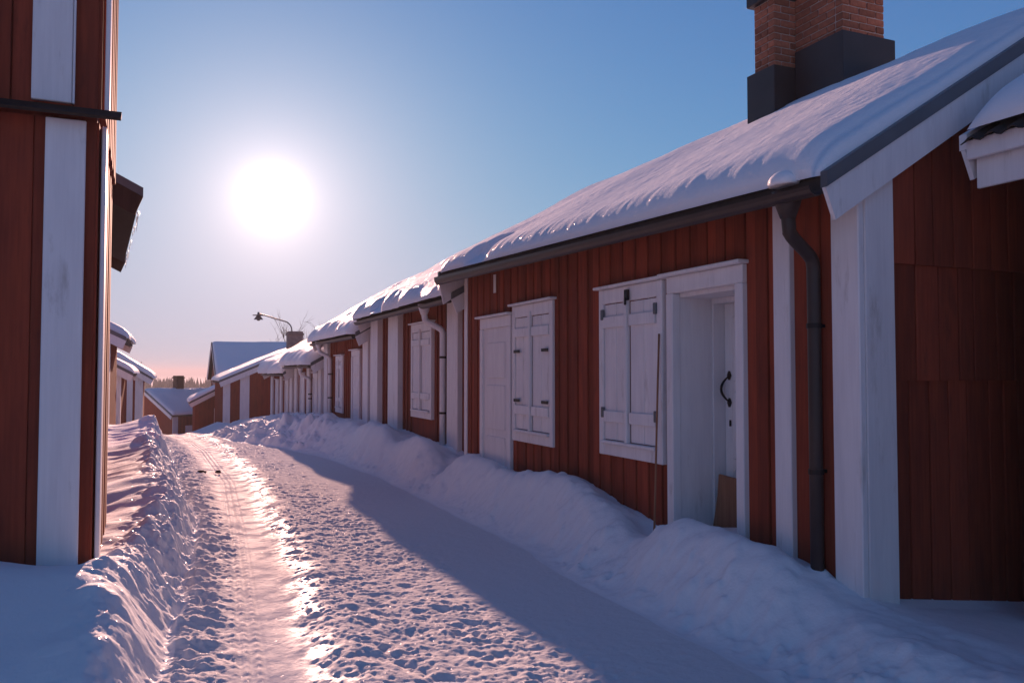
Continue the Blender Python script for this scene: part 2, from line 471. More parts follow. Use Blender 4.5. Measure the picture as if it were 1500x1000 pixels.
Z += rough * (0.007 * fbm(X * 4.5, Y * 5.5, 2) + 0.0065 * fbm(X * 16, Y * 16, 3, 0.75))
Z += (0.15 + rough) * 0.0055 * fbm(X * 33, Y * 33, 2, 0.8)
Z += (rough - .1) * 0.007 * np.clip(vnoise(X * 17, Y * 17) - .62, 0, 1) / .38
Z += edge_l * (0.05 + 0.06 * fbm(X * 7, Y * 7, 4, 0.6))
# tyre ribs
for off in (-.16, -.10, -.035):
    Z += track * 0.007 * np.exp(-((dt - off) / 0.013) ** 2) * (0.6 + 0.4 * np.sin(Y * 60))
    Z -= track * 0.007 * np.exp(-((dt - off - 0.03) / 0.013) ** 2)
# trodden pits with rims
def stamp(px, py, a, b, rot, dep):
    i0, i1 = np.searchsorted(rows, py - 2.0 * a), np.searchsorted(rows, py + 2.0 * a)
    if i1 <= i0: return
    w = r_[i0] - l[i0]
    j0 = max(0, int((px - l[i0] - 2 * a) / w * NC)); j1 = min(NC, int((px - l[i0] + 2 * a) / w * NC) + 1)
    if j1 <= j0: return
    dx = X[i0:i1, j0:j1] - px; dy = Y[i0:i1, j0:j1] - py
    cx, sx = math.cos(rot), math.sin(rot)
    q = ((dx * cx + dy * sx) / b) ** 2 + ((-dx * sx + dy * cx) / a) ** 2
    k = rough[i0:i1, j0:j1]
    Z[i0:i1, j0:j1] += k * dep * (-np.exp(-q * 1.1) + 0.3 * np.exp(-((np.sqrt(q) - 1.35) / 0.3) ** 2))
for i in range(9000):
    y = 2.6 + 24 * rng.random() ** 1.5
    x = float(eL(np.array([y]))[0]) + rng.random() * (float(eR(np.array([y]))[0]) - float(eL(np.array([y]))[0]))
    big = rng.random() < 0.16
    a = rng.uniform(.05, .09) if big else rng.uniform(.018, .045)
    stamp(x, y, a, a * rng.uniform(.4, .7), rng.gauss(0.25, 0.5), rng.uniform(.004, .012) if big else rng.uniform(.002, .0055))
me = grid_mesh('road', X, Y, Z, 'road', attr=np.clip(icy + track * 0.08, 0, 1))
o = link('road', me, None); o['kind'] = 'structure'
road_l, road_r = Z[:, 0].copy(), Z[:, -1].copy()

# left bank ---------------------------------------------------
def add_lumps(Xb, Yb, Zb, lumps):
    for (px, py, r, h) in lumps:
        i0, i1 = np.searchsorted(rows, py - r * 1.2), np.searchsorted(rows, py + r * 1.2)
        if i1 <= i0: continue
        dx = Xb[i0:i1] - px; dy = Yb[i0:i1] - py
        q = (dx * dx + dy * dy) / (r * r)
        q = q * (1 + 0.5 * fbm(Xb[i0:i1] * 9 / (r * 10), Yb[i0:i1] * 9 / (r * 10), 2))
        Zb[i0:i1] += h * np.clip(1 - q, 0, 1) ** 0.7 * (q < 1) * sstep(.03, .16, np.abs(Xb[i0:i1] - Xb[i0:i1, :1]))
def bank_sheet(name, inner, outer_off, ncol, hfun, side, edge_z, power=1.7, lumps=()):
    t = np.linspace(0, 1, ncol) ** power
    ex = inner
    Xb = ex[:, None] + side * outer_off * t[None, :]
    Yb = np.repeat(rows[:, None], ncol, 1)
    d = np.abs(Xb - ex[:, None])
    Hb = hfun(Xb, Yb, d)
    bl = sstep(0, 0.06, d)
    Zb = edge_z[:, None] * (1 - bl) + (base(Yb) + Hb) * bl
    add_lumps(Xb, Yb, Zb, lumps)
    me = grid_mesh(name, Xb, Yb, Zb, 'snow', flip=(side < 0))
    o = link(name, me, None); o['kind'] = 'structure'
    return o

def hleft(X, Y, d):
    crest = np.interp(Y, [-3, 2.6, 3.4, 3.8, 4.2, 4.7, 5.2, 6, 8, 10, 12, 14.5, 16.5, 19, 24, 31], [.08, .08, .12, .20, .34, .44, .40, .32, .40, .46, .40, .50, .62, .50, .4, .4])
    crest = crest + 0.05 * fbm(X * 0.6, Y * 0.9, 3)
    w = 0.36 + 0.10 * fbm(Y * 0.8, X * 0 + 1.7, 2)
    rise = sstep(0, 1, d / w) ** 0.8
    back = -0.10 * sstep(0.4, 1.0, d)
    h = rise * crest + back * (Y > 5.2)
    near = sstep(5.3, 4.7, Y)
    plane = np.maximum(0.05, 0.55 - 0.13 * np.clip(5.3 - Y, 0, 9) - 0.16 * np.clip(5.3 - Y, 0, 9) ** 2 * .7 - 0.05 * np.clip(d - .5, 0, 2))
    kk = sstep(.22, .55, d) * near
    h = h * (1 - kk) + plane * kk
    h += 0.12 * np.exp(-(((X + 1.05) / .35) ** 2 + ((Y - 5.0) / .3) ** 2))            # heap in front of the nearest left corner
    lit = sstep(5.0, 5.8, Y)
    warp = 0.35 * fbm(X * 1.5, Y * 1.2, 2)
    rip = np.sin((Y + 0.45 * X + warp) * 2 * math.pi / 0.46)
    h += lit * rise * 0.008 * rip * (0.4 + 0.8 * np.clip(vnoise(X * 2.3, Y * 1.9), 0, 1))
    h += lit * rise * 0.032 * fbm(X * 1.8, Y * 2.2, 4, 0.4)
    face = np.exp(-((d - w * 0.5) / 0.22) ** 2)
    h += face * (0.3 + 0.7 * lit) * 0.09 * fbm(X * 13, Y * 8.5, 4, 0.6)
    h += (1 - lit) * rise * 0.022 * fbm(X * 1.8, Y * 1.8, 4)
    h += sstep(.5, 0, d) * 0.02 * fbm(X * 20, Y * 20, 2) * lit
    return h
lr = random.Random(21)
ll = []
for i in range(420):
    y = lr.uniform(3.2, 20); e = float(eL(np.array([y]))[0]); r = lr.uniform(.03, .10) * (1 if lr.random() < .85 else 1.8)
    ll.append((e - lr.uniform(.0, .45), y, r, r * lr.uniform(.15, .45) * (1 if y > 6.5 else .45)))
bank_sheet('snow_bank_left', l, 3.6, 190, hleft, -1, road_l, 1.7, lumps=ll)

WALL_Y = [-3, 2.0, 3.4, 4.1, 4.8, 5.45, 5.9, 6.6, 7.4, 8.3, 9.6, 10.2, 10.8, 12, 13.5, 15, 17, 20, 23, 27, 31]
WALL_H = [.14, .14, .19, .32, .36, .25, .33, .46, .42, .40, .46, .34, .46, .44, .52, .5, .5, .48, .5, .45, .4]
def hright(X, Y, d):
    wall = np.interp(Y, WALL_Y, WALL_H)
    tot = np.maximum(0.35, 3.62 - eR(Y))
    f = d / tot
    lump = np.interp(Y, [-3, 3, 4.2, 5.2, 6.2, 7.5, 8.8, 10, 11, 12.5, 14, 16, 18, 20, 22, 31], [.05, .08, .20, .14, .16, .20, .12, .04, .22, .12, .20, .08, .1, .1, .08, .05])
    h = wall * sstep(0, 0.85, f) + lump * np.exp(-((f - .62) / .28) ** 2)
    h += sstep(0, .3, f) * (0.07 * fbm(X * 1.3, Y * 1.1, 3) + 0.045 * fbm(X * 3.4, Y * 3.1, 4, 0.55)) * sstep(1.6, .9, f)
    for (yv, wv_, dv) in ((10.15, .35, .42), (7.9, .6, .12), (5.42, .3, .34), (3.5, .3, .12), (12.4, .4, .15), (14.6, .4, .15)):
        yy_ = Y + 0.5 * (1 - np.clip(f, 0, 1)) * .6
        h = h * (1 - dv * np.exp(-((yy_ - yv) / wv_) ** 2) * sstep(1.05, .8, f))
    face = np.exp(-((f - .35) / .25) ** 2)
    h += face * 0.05 * fbm(X * 7, Y * 7, 4, 0.6)
    far = sstep(15.5, 17.5, Y) * sstep(25, 21, Y)
    h += far * 0.05 * sstep(0.02, .3, f) * sstep(.95, .5, f)
    h += far * sstep(0, .25, f) * sstep(1.0, .6, f) * (0.14 * fbm(X * 4, Y * 3.2, 4, 0.6))
    sh = sstep(1.0, 1.3, f)
    h = h * (1 - sh) + np.maximum(0.03, wall + .02 - 0.13 * np.clip(X - 3.65, 0, 2) * sstep(4.2, 3.4, Y)) * sh
    return h
rl = []
for i in range(330):
    y = lr.uniform(2.6, 16); e = float(eR(np.array([y]))[0]); r = lr.uniform(.025, .08)
    rl.append((e + abs(lr.gauss(0, .35)), y, r, r * lr.uniform(.15, .45)))
for i in range(260):
    y = lr.uniform(16, 24); e = float(eR(np.array([y]))[0]); r = lr.uniform(.06, .2)
    rl.append((e + lr.uniform(.05, 1.0), y, r, r * lr.uniform(.15, .4)))
bank_sheet('snow_bank_right', r_, 4.2, 170, hright, 1, road_r, 1.4, lumps=rl)

# wide ground under and beyond everything ---------------------
gx = np.concatenate([-np.geomspace(3.5, 6000, 46)[::-1], np.linspace(-3, 6, 10), np.geomspace(6.8, 6000, 46)])
gy = np.concatenate([-np.geomspace(1, 3000, 24)[::-1] - 3, np.linspace(-2.5, 60, 80), np.geomspace(64, 9000, 50)])
GX, GY = np.meshgrid(gx, gy)
GZ = base(GY) + 0.10 * fbm(GX * 0.4, GY * 0.4, 3) * (np.abs(GX) < 200)
inside = sstep(-3.6, -2.6, GX) * sstep(7.2, 6.2, GX) * sstep(33, 30, GY) * sstep(-4, -2.6, GY)
GZ = GZ + 0.05 - 0.45 * inside
heap = 0.5 * np.exp(-(((GX - 2.3) / .9) ** 2 + ((GY - 33) / 2.0) ** 2)) + 0.4 * np.exp(-(((GX + 1.6) / .9) ** 2 + ((GY - 33) / 2.5) ** 2))
GZ = GZ + heap
me = grid_mesh('ground', GX, GY, GZ, 'farsnow')
o = link('ground', me, None); o['kind'] = 'structure'

# ------------------------------------------------------------------ cottages
def roof_snow(name, label, root, sx, L, W, he, oe, ov, slope, T, seed, du=0.1, dw=0.06, streak=0.0, gaps=(), back=True, droop=0.05, ov2=None):
    """snow lying over both slopes; grid along the ridge (u) and across it from eave to eave (w)"""
    ov2 = ov if ov2 is None else ov2
    u = np.arange(-ov + 0.012, L + ov2 - 0.012 + du * .5, du)
    u[-1] = L + ov2 - 0.012
    # denser near the ends for rounded edges
    u = np.unique(np.concatenate([u, -ov + 0.012 + np.array([0.008, .025, .05, .08, .12]), L + ov2 - 0.012 - np.array([.008, .025, .05, .08, .12])]))
    half = W / 2 + oe
    wl = [0, .006, .015, .03, .05, .075, .105, .14, .18]
    k = .18
    while k < half - dw * .5:
        k += dw
        wl.append(k)
    wl[-1] = half
    wl = np.array(wl)
    ww = np.concatenate([wl, (2 * half - wl)[::-1][1:]]) if back else wl
    U, Wd = np.meshgrid(u, ww)
    d_e = np.minimum(Wd, 2 * half - Wd)                   # distance from the nearest eave
    rise = slope * d_e
    # the ridge is rounded by the snow
    rz = he + rise - 0.05 * np.exp(-((Wd - half) / .22) ** 2)
    def edge(d, r):
        q = np.clip(d / r, 0, 1); return np.sqrt(np.clip(1 - (1 - q) ** 2, 0, 1))
    dy0, dy1 = U + ov - 0.012, L + ov2 - 0.012 - U
    T_ = T * (1 + 0.22 * fbm(U * 0.6 + seed * 3.1, Wd * 0.7 + seed, 2) + (0.03 if streak else 0.07) * fbm(U * 2.2 + seed, Wd * 2.0, 3))
    for (g0, g1, gd) in gaps:                             # places where the edge has broken off
        T_ = T_ * (1 - 0.75 * sstep(g0 - .15, g0 + .05, U) * sstep(g1 + .15, g1 - .05, U) * sstep(gd + .08, gd - .06, d_e))
    if streak:
        wv = U * 1.0 + 0.9 * Wd + 0.25 * fbm(U * 1.5, Wd * 1.5, 2)
        T_ = T_ + streak * 1.3 * fbm(U * .8 + 3 + Wd * .3, Wd * 11 - U * .9, 3, 0.6) * sstep(0.15, 0.5, d_e)
        T_ = T_ + streak * 0.55 * fbm(U * 15, Wd * 22, 2, 0.6) * sstep(0.1, 0.4, d_e)
    re = 0.22 + (0.03 if streak else 0.10) * fbm(U * 1.7 + seed, U * 0 + seed * 5.5, 3) + (0.022 * fbm(U * 13, U * 0 + seed, 3) if streak else 0)
    th = T_ * edge(d_e, re) * edge(dy0, 0.20) * edge(dy1, 0.20)
    # overhanging lip along the eave
    lip = droop * (1 + (0.25 if streak else 0.8) * fbm(U * 2.6 + seed * 2, U * 0 + 1.2, 4)) * np.exp(-d_e / 0.13)
    nx, nz = -slope / math.hypot(1, slope), 1 / math.hypot(1, slope)
    sgn = np.where(Wd <= half, 1, -1)
    PX = (Wd - oe) + sgn * nx * th * 0.55 - sgn * lip * edge(dy0, .15) * edge(dy1, .15)
    PZ = rz + nz * th - lip * 0.15 + 0.006
    me = grid_mesh(name, sx * PX, U, PZ, 'roofsnow', flip=(sx > 0))
    # lower skin so that the blanket is a solid body
    bm = bmesh.new(); bm.from_mesh(me)
    bmesh.ops.recalc_face_normals(bm, faces=bm.faces)
    bm.to_mesh(me); bm.free()
    # normals must look up
    if me.polygons and sum(p.normal.z for p in me.polygons) < 0:
        me.flip_normals()
    o = link(name, me, None)
    o.location = root.location; o.rotation_euler = root.rotation_euler
    tag(o, label, 'snow')
    return o

def shutter_window(root, sx, y0, y1, z0, z1, rich=0, label=None):
    """closed double shutters in a white frame; a part of the cottage, its pieces sub-parts"""
    f = MB(sx)
    t = .075
    f.box(-.055, 0.02, y0, y0 + t, z0, z1 - .002, .006).box(-.055, 0.02, y1 - t, y1, z0, z1 - .002, .006)
    f.box(-.052, 0.02, y0 + t + .001, y1 - t - .001, z1 - .13, z1 - .003, .006)
    f.box(-.05, 0.02, y0 + t + .001, y1 - t - .001, z0, z0 + .10, .006)
    w = f.build('window', 'white', root)
    if label: w['label'] = label
    MB(sx).box(-.10, 0.02, y0 - .045, y1 + .03, z1, z1 + .024, .005).build('drip_cap', 'white', w)
    MB(sx).box(-.085, -.02, y0 + t + .004, y1 - t - .004, z0 + .102, z0 + .128, .004).build('sill', 'white', w)
    ym = (y0 + y1) / 2
    a0, a1 = z0 + .135, z1 - .138
    for k, (s0, s1) in enumerate(((y0 + t + .004, ym - .012), (ym + .012, y1 - t - .004))):
        sh = MB(sx)
        n = 2
        for q in range(n):
            b0 = s0 + (s1 - s0) * q / n; b1 = s0 + (s1 - s0) * (q + 1) / n
            sh.box(-.038 - .002 * q, 0.0, b0 + .002, b1 - .002, a0, a1, .004)
        shb = sh.build('shutter', 'white', w)
        for zc in (z0 + (z1 - z0) * .235, z0 + (z1 - z0) * .80):
            MB(sx).box(-.064, -.036, s0 + .012, s1 - .004, zc - .052, zc + .045, .005).build('batten', 'white', w)
        if rich:
            for zc in (z0 + (z1 - z0) * .30, z0 + (z1 - z0) * .66) if rich == 2 else (z0 + (z1 - z0) * .255, z0 + (z1 - z0) * .845):
                e0, e1 = (s0, s0 + .15) if k == 0 else (s1 - .15, s1)
                hm = MB(sx)
                if rich == 2:
                    hm.box(-.072, -.06, e0, e1, zc - .016, zc + .016, .003)
                else:
                    e0, e1 = (s0 - .02, s0 + .02) if k == 0 else (s1 - .02, s1 + .02)
                    hm.box(-.072, -.05, e0, e1, zc - .045, zc + .045, .004)
                hm.build('hinge', 'iron' if rich == 2 else 'flash', w)
    MB(sx).box(-.075, -.03, ym + .004, ym + .05, a0 - .01, a1 + .05, .006).build('cover_strip', 'white', w)
    if rich == 1:
        MB(sx).box(-.084, -.06, ym - .035, ym + .02, a1 + .01, a1 + .10, .004).box(-.094, -.08, ym - .02, ym + .005, a1 - .03, a1 + .03, .004).build('hasp', 'iron', w)
    return w

def panel_door(root, sx, y0, y1, z1, depth, handle=True, zb=-.1, light='white'):
    """recessed door with jambs, white surround; handle on the far side"""
    t = .085
    fr = MB(sx)
    fr.box(-.055, 0.02, y0, y0 + t, zb, z1 - .13, .006).box(-.055, .02, y1 - t, y1, zb, z1 - .13, .006)
    fr.box(-.052, .02, y0 + .001, y1 - .001, z1 - .129, z1 - .002, .006)
    d = fr.build('door', 'white', root)
    MB(sx).box(-.105, .02, y0 - .02, y1 + .05, z1, z1 + .026, .005).build('drip_cap', 'white', d)
    i0, i1 = y0 + t - .012, y1 - t + .012
    flush = depth < .2
    # jambs and head of the recess
    if not flush:
        j = MB(sx)
        j.box(.021, depth * .74, i1 - .002, i1 + .03, zb, z1 - .14).box(.021, depth * .74, i0 - .03, i0 + .002, zb, z1 - .14)
        j.box(.021, depth * .74, i0, i1, z1 - .16, z1 - .128)
        j.build('jamb', 'white', d)
        k = MB(sx)
        k.box(depth * .745, depth + .02, i1 - .018, i1 + .03, zb, z1 - .15, .004).box(depth * .745, depth + .02, i0 - .03, i0 + .018, zb, z1 - .15, .004)
        k.box(depth * .745, depth + .02, i0 + .019, i1 - .019, z1 - .20, z1 - .15, .004)
        k.build('inner_frame', 'white', d)
    lf = MB(sx)
    if depth < .2: depth = -.028
    lf.box(depth, depth + .04, i0 + (.012 if flush else .02), i1 - (.012 if flush else .02), zb, z1 - (.129 if flush else .2), .003)
    stile = .10
    for (za, zc) in ((zb + .1, .75), (.83, 1.35), (1.43, z1 - .30)):
        if zc > za: lf.box(depth - .012, depth + .01, i0 + .02 + stile, i1 - .02 - stile, za, zc, .008)
    leaf = lf.build('door_leaf', 'white', d)
    if handle:
        h = MB(sx)
        hy = i1 - .085
        pts = []
        for q in range(11):
            a = q / 10
            pts.append((depth - .012 - .055 * math.sin(math.pi * a) ** .8, hy + .028 * math.sin(math.pi * a), 1.27 + .20 * a))
        h.tube(pts, [.006 + .005 * math.sin(math.pi * q / 10) for q in range(11)], 8)
        for zc in (1.265, 1.475):
            h.prism([(hy - .018, zc), (hy, zc - .035), (hy + .018, zc), (hy, zc + .035)], 'x', depth - .02, depth - .001)
        h.build('handle', 'iron', d, smooth=True)
        MB(sx).box(depth - .008, depth - .001, hy - .012, hy + .012, 1.08, 1.13, .003).build('keyhole', 'iron', d)
    return d

def downpipe(root, sx, y, he, oe, zb, mat='pipe', r=.045, ice=False, hopper=True, dy=0.06):
    m = MB(sx)
    w0 = -oe - .01; w1 = -.085
    pts = [(w0, y + dy, he - .03), (w0, y + dy, he - .14), (w0 + .01, y + dy * .95, he - .22)]
    for q in range(1, 8):
        a = q / 8; e = a * a * (3 - 2 * a)
        pts.append((w0 + (w1 - w0) * e, y + dy * (1 - e), he - .22 - .20 * a))
    pts += [(w1, y, he - .44), (w1, y, he - .54), (w1, y, 1.2), (w1, y, zb)]
    m.tube(pts, r, 14)
    p = m.build('downpipe', mat, root, smooth=True)
    for zc in (he - .8, .9):
        MB(sx).tube([(w1, y, zc), (w1, y, zc + .03)], r + .006, 14).box(w1 + .03, .0, y - .012, y + .012, zc + .005, zc + .025).build('bracket', 'iron', p)
    if hopper:
        MB(sx).tube([(w0, y + dy, he - .17), (w0, y + dy, he - .10), (w0, y + dy, he - .02)], [r + .004, r + .03, r + .05], 14).build('outlet', mat, p, smooth=True)
    return p

def add_boards(root, sx, plane, a0, a1, zlo, zhi, pitch, holes=(), depth=.02, name='board', alt=True, gap=.004, jit=.15):
    """vertical boards one by one. plane 'f': on the street face (w = 0); plane 'g': on the near gable (u = 0)
    zhi may be a function of the coordinate along the wall; holes = (a, b, z_low, z_high)"""
    a = a0; i = 0
    while a < a1 - .01:
        w = pitch * (1 + rng.uniform(-jit, jit))
        b = min(a + w, a1)
        if a1 - b < pitch * .35: b = a1
        top0 = zhi(a) if callable(zhi) else zhi
        top1 = zhi(b) if callable(zhi) else zhi
        segs = [(zlo, None)]
        for (h0, h1, z0, z1) in holes:
            c = (a + b) / 2
            if h0 < c < h1:
                segs = [(zlo, z0), (z1, None)] if z0 > zlo + .02 else [(z1, None)]
        p = depth * (1.0 if (i % 2 or not alt) else .45) + rng.uniform(0, .004)
        for (s0, s1) in segs:
            t0 = top0 if s1 is None else s1; t1 = top1 if s1 is None else s1
            if min(t0, t1) - s0 < .02: continue
            c = .004
            q0, q1 = a + gap / 2, b - gap / 2
            m = MB(sx)
            if plane == 'f':
                prof = [(0.012, q0), (-p + c, q0), (-p, q0 + c), (-p, q1 - c), (-p + c, q1), (0.012, q1)]
            else:
                prof = [(q0, 0.012), (q0, -p + c), (q0 + c, -p), (q1 - c, -p), (q1, -p + c), (q1, 0.012)]
            n = len(prof)
            bot = [(x, y, s0) for x, y in prof]
            top = []
            for x, y in prof:
                along = y if plane == 'f' else x
                f = (along - a) / max(1e-6, b - a)
                top.append((x, y, t0 + (t1 - t0) * f))
            m.poly(bot + top, [tuple(range(n)), tuple(range(n, 2 * n))] + [(k, (k + 1) % n, n + (k + 1) % n, n + k) for k in range(n)])
            m.build(name, 'red', root)
        a = b; i += 1

def cladding(root, sx, L, W, zb, gable_z, hw, pitch=.2, both=True, holes=()):
    """board-and-batten ribs of a far house, too small to pick apart: joined"""
    m = MB(sx)
    a = .1
    while a < L - .05:
        ok = True
        for (h0, h1, z0, z1) in holes:
            if h0 - .02 < a < h1 + .02: ok = False
        if ok: m.box(-.018, .01, a, a + pitch * .4, zb, hw, 0)
        a += pitch
    a = .1
    while a < W - .05:
        m.box(a, a + pitch * .4, -.018, .01, zb, gable_z(a) - .02, 0)
        a += pitch
    o = m.build('board_cladding', 'red', root)
    o['kind'] = 'stuff'
    return o

def chimney_plain(root, sx, w, u, sw, su, z0, z1, mat='plaster', parent=None):
    m = MB(sx)
    m.box(w - sw / 2, w + sw / 2, u - su / 2, u + su / 2, z0, z1, .012)
    c = m.build('chimney', mat, parent or root)
    MB(sx).box(w - sw / 2 - .04, w + sw / 2 + .04, u - su / 2 - .04, u + su / 2 + .04, z1 - .16, z1 - .08, .01).build('corbel', mat, c)
    MB(sx).box(w - sw / 2 - .05, w + sw / 2 + .05, u - su / 2 - .05, u + su / 2 + .05, z0, z0 + .35, .01).build('flashing', 'metal', c)
    return c

def cottage(loc, rot, sx, label, snow_label, L, W, he, slope, oe=.32, ov=.15, T=.22, zb=-.6, opening=None, seed=1, detail=0,
            du=.12, dw=.08, streak=0, gaps=(), droop=.06, barge=.19, group='red log cottages along the street', gutter=True, ribs=True, ribholes=(), ov2=None, snow=True, bmat='white', fmat='flash'):
    ov2 = ov if ov2 is None else ov2
    root = empty('cottage', loc, rot)
    tag(root, label, 'cottage', group)
    half = W / 2
    th = .10                                               # roof thickness
    hw = he + slope * oe - th - .005                       # wall top at the street face
    top = hw + slope * half
    gz = lambda w: hw + slope * min(w, W - w)
    # walls: four sides of one body, with the door opening left out of the street side
    m = MB(sx)
    wt_ = .12 if opening is None else .5
    if opening is None:
        m.box(0, wt_, 0, L, zb, hw)
    else:
        o0, o1, oz = opening
        m.box(0, wt_, 0, o0, zb, hw).box(0, wt_, o1, L, zb, hw).box(0, wt_, o0, o1, oz, hw)
    m.box(W - .12, W, 0, L, zb, hw)
    for (a, b) in ((0, .12), (L - .12, L)):
        m.prism([(wt_ + .001, zb), (W - .121, zb), (W - .121, hw + .0), (half, top - .01), (wt_ + .001, hw + slope * wt_ - .005)], 'y', a, b)
    m.build('wall', 'red', root)
    if ribs:
        cladding(root, sx, L, W, zb, gz, hw, holes=ribholes)
    # roof: two slopes, as one closed body
    rm = MB(sx)
    A = (-oe, he - th); B = (half, he + slope * (half + oe) - th); C = (W + oe, he - th)
    up = lambda p: (p[0], p[1] + th)
    rm.prism([A, B, C, up(C), up(B), up(A)], 'y', -ov, L + ov2)
    roof = rm.build('roof', 'roofing', root)
    # barge boards on both gables, white, with a grey metal strip along the top
    for (ya, yb) in ((-ov - .028, -ov - .001), (L + ov2 + .001, L + ov2 + .028)):
        for sg in (0, 1):
            e0, e1 = (-oe - .03, half) if sg == 0 else (W + oe + .03, half)
            z0 = he - .03 * slope; z1 = he + slope * (half + oe)
            bm_ = MB(sx)
            bm_.prism([(e0, z0 - .055), (e1 - (.002 if sg == 0 else -.002), z1 - .055), (e1 - (.002 if sg == 0 else -.002), z1 - .055 - barge), (e0 + (.07 if sg == 0 else -.07), z0 - .045 - barge)], 'y', ya, yb)
            bm_.build('barge_board', bmat, roof)
            fm = MB(sx)
            fm.prism([(e0, z0 + .035), (e1 - (.002 if sg == 0 else -.002), z1 + .035), (e1 - (.002 if sg == 0 else -.002), z1 - .053), (e0, z0 - .053)], 'y', ya - .01, yb + .01)
            fm.build('verge_flashing', fmat, roof)
    if gutter:
        g = MB(sx)
        pr = []
        for q in range(9):
            a = math.pi + math.pi * q / 8
            pr.append((-oe - .045 + .055 * math.cos(a), he - .06 + .055 * math.sin(a)))
        for q in range(8, -1, -1):
            a = math.pi + math.pi * q / 8
            pr.append((-oe - .045 + .047 * math.cos(a), he - .06 + .047 * math.sin(a)))
        g.prism(pr, 'y', -ov + .02, L + ov2 - .02)
        g.build('gutter', 'pipe', roof)
    if snow:
        roof_snow('roof_snow', snow_label, root, sx, L, W, he, oe, ov, slope, T, seed, du=du, dw=dw, streak=streak, gaps=gaps, droop=droop, ov2=ov2)
    return root, hw, gz

def corner_boards(root, sx, L, zb, hw, gz, items, mat='white'):
    for it in items:
        if it[0] == 'f':                                   # ('f', y0, y1, thickness)
            MB(sx).box(-it[3], -.001, it[1], it[2], zb, (it[4] if len(it) > 4 else hw - .03), .006).build('corner_board', mat, root)
        else:                                              # ('g', w0, w1, thickness): on the near gable
            w0, w1, t = it[1], it[2], it[3]
            m = MB(sx)
            m.prism([(w0, zb), (w1, zb), (w1, gz(w1) - .01), (w0, gz(max(w0, 0)) - .01)], 'y', -t, -.001)
            m.build('corner_board', mat, root)

# ---------------- the nearest cottage on the right
X1, Y1 = 3.65, 3.53
D0, D1 = 4.45 - Y1, 5.36 - Y1                              # door surround
L1 = 10.0 - Y1
r1, hw, gz = cottage((X1, Y1, 0), 0, 1, 'nearest red cottage on the right with brick chimney, dark downpipe and closed white shutters',
    'thick streaked snow on the roof of the nearest right cottage', L1, 4.3, 2.58, .605, oe=.32, ov=.12, T=.165, zb=-.3,
    opening=(D0 + .06, D1 - .06, 2.12), seed=3, du=.025, dw=.02, streak=.0055, droop=.03, gaps=((5.2, 5.6, .22), (5.0, 5.35, .35)), ribs=False, barge=.185)
holes = [(D0 + .03, D1 - .03, -.3, 2.15)]
add_boards(r1, 1, 'f', .14, L1 - .1, -.3, hw - .02, .105, holes=holes, depth=.024)
# near gable in three tiers, each upper tier hanging over the lower one
for (zl, zh, off) in ((-.3, 1.52, .018), (1.45, 2.20, .044), (2.13, None, .07)):
    f = (lambda w: gz(w) - .03) if zh is None else (lambda w, zh=zh: min(zh, gz(w) - .03))
    add_boards(r1, 1, 'g', .225, 4.2, zl, f, .165, depth=off, alt=False, gap=.011, jit=.25)
corner_boards(r1, 1, L1, -.3, hw, gz, [('f', 4.0 - Y1, 4.15 - Y1, .055), ('f', L1 - .1, L1 - .0, .04)])
cp = MB(1).box(-.045, -.001, -.0745, .135, -.3, hw - .06, .006).build('corner_post', 'white', r1)
m_ = MB(1)
m_.prism([(.0, -.3), (.215, -.3), (.215, gz(.215) - .01), (.0, gz(0) - .01)], 'y', -.085, -.001)
m_.build('corner_post', 'white', r1)
panel_door(r1, 1, D0, D1, 2.235, .43, zb=-.2)
panel_door(r1, 1, 8.45 - Y1, 9.40 - Y1, 2.15, .10, handle=False, zb=-.2)
shutter_window(r1, 1, 5.42 - Y1, 6.42 - Y1, .78, 2.23, rich=1)
shutter_window(r1, 1, 7.37 - Y1, 8.39 - Y1, .75, 2.23, rich=2)
downpipe(r1, 1, 3.76 - Y1, 2.56, .30, -.25, dy=-.04, r=.040)
# small plate on the wall by the far door
pl = MB(1).box(-.034, -.026, 8.93 - Y1, 9.0 - Y1, 2.37, 2.50, .002).build('house_number_plate', 'white', r1)
# soffit strip seen pale under the eave
MB(1).box(-.20, -.14, 5.4 - Y1, 6.9 - Y1, 2.535, 2.553, .003).build('soffit_lath', 'white', r1)

# brick chimney: two joined stacks, every brick of the visible faces on its own
ch = MB(1).box(5.19 - X1, 5.70 - X1, 5.93 - Y1, 6.20 - Y1, 3.2, 5.00).box(5.44 - X1, 5.92 - X1, 5.35 - Y1, 5.92 - Y1, 3.2, 5.18).build('chimney', 'mortar', r1)
MB(1).box(5.13 - X1, 5.60 - X1, 5.87 - Y1, 6.25 - Y1, 3.2, 4.30, .006).build('flashing', 'metal', ch)
MB(1).box(5.37 - X1, 5.99 - X1, 5.28 - Y1, 5.865 - Y1, 3.2, 4.44, .006).build('flashing', 'metal', ch)
brick_cache = {}
def brick(x0, x1, y0, y1, z0, z1):
    key = (round(x1 - x0, 3), round(y1 - y0, 3))
    if key not in brick_cache:
        brick_cache[key] = MB(1).box(-(x1 - x0) / 2, (x1 - x0) / 2, -(y1 - y0) / 2, (y1 - y0) / 2, -(z1 - z0) / 2, (z1 - z0) / 2, .005).mesh('brick')
    o = link('brick', brick_cache[key], 'brick', ch, ((x0 + x1) / 2 + rng.uniform(-.002, .002), (y0 + y1) / 2 + rng.uniform(-.002, .002), (z0 + z1) / 2))
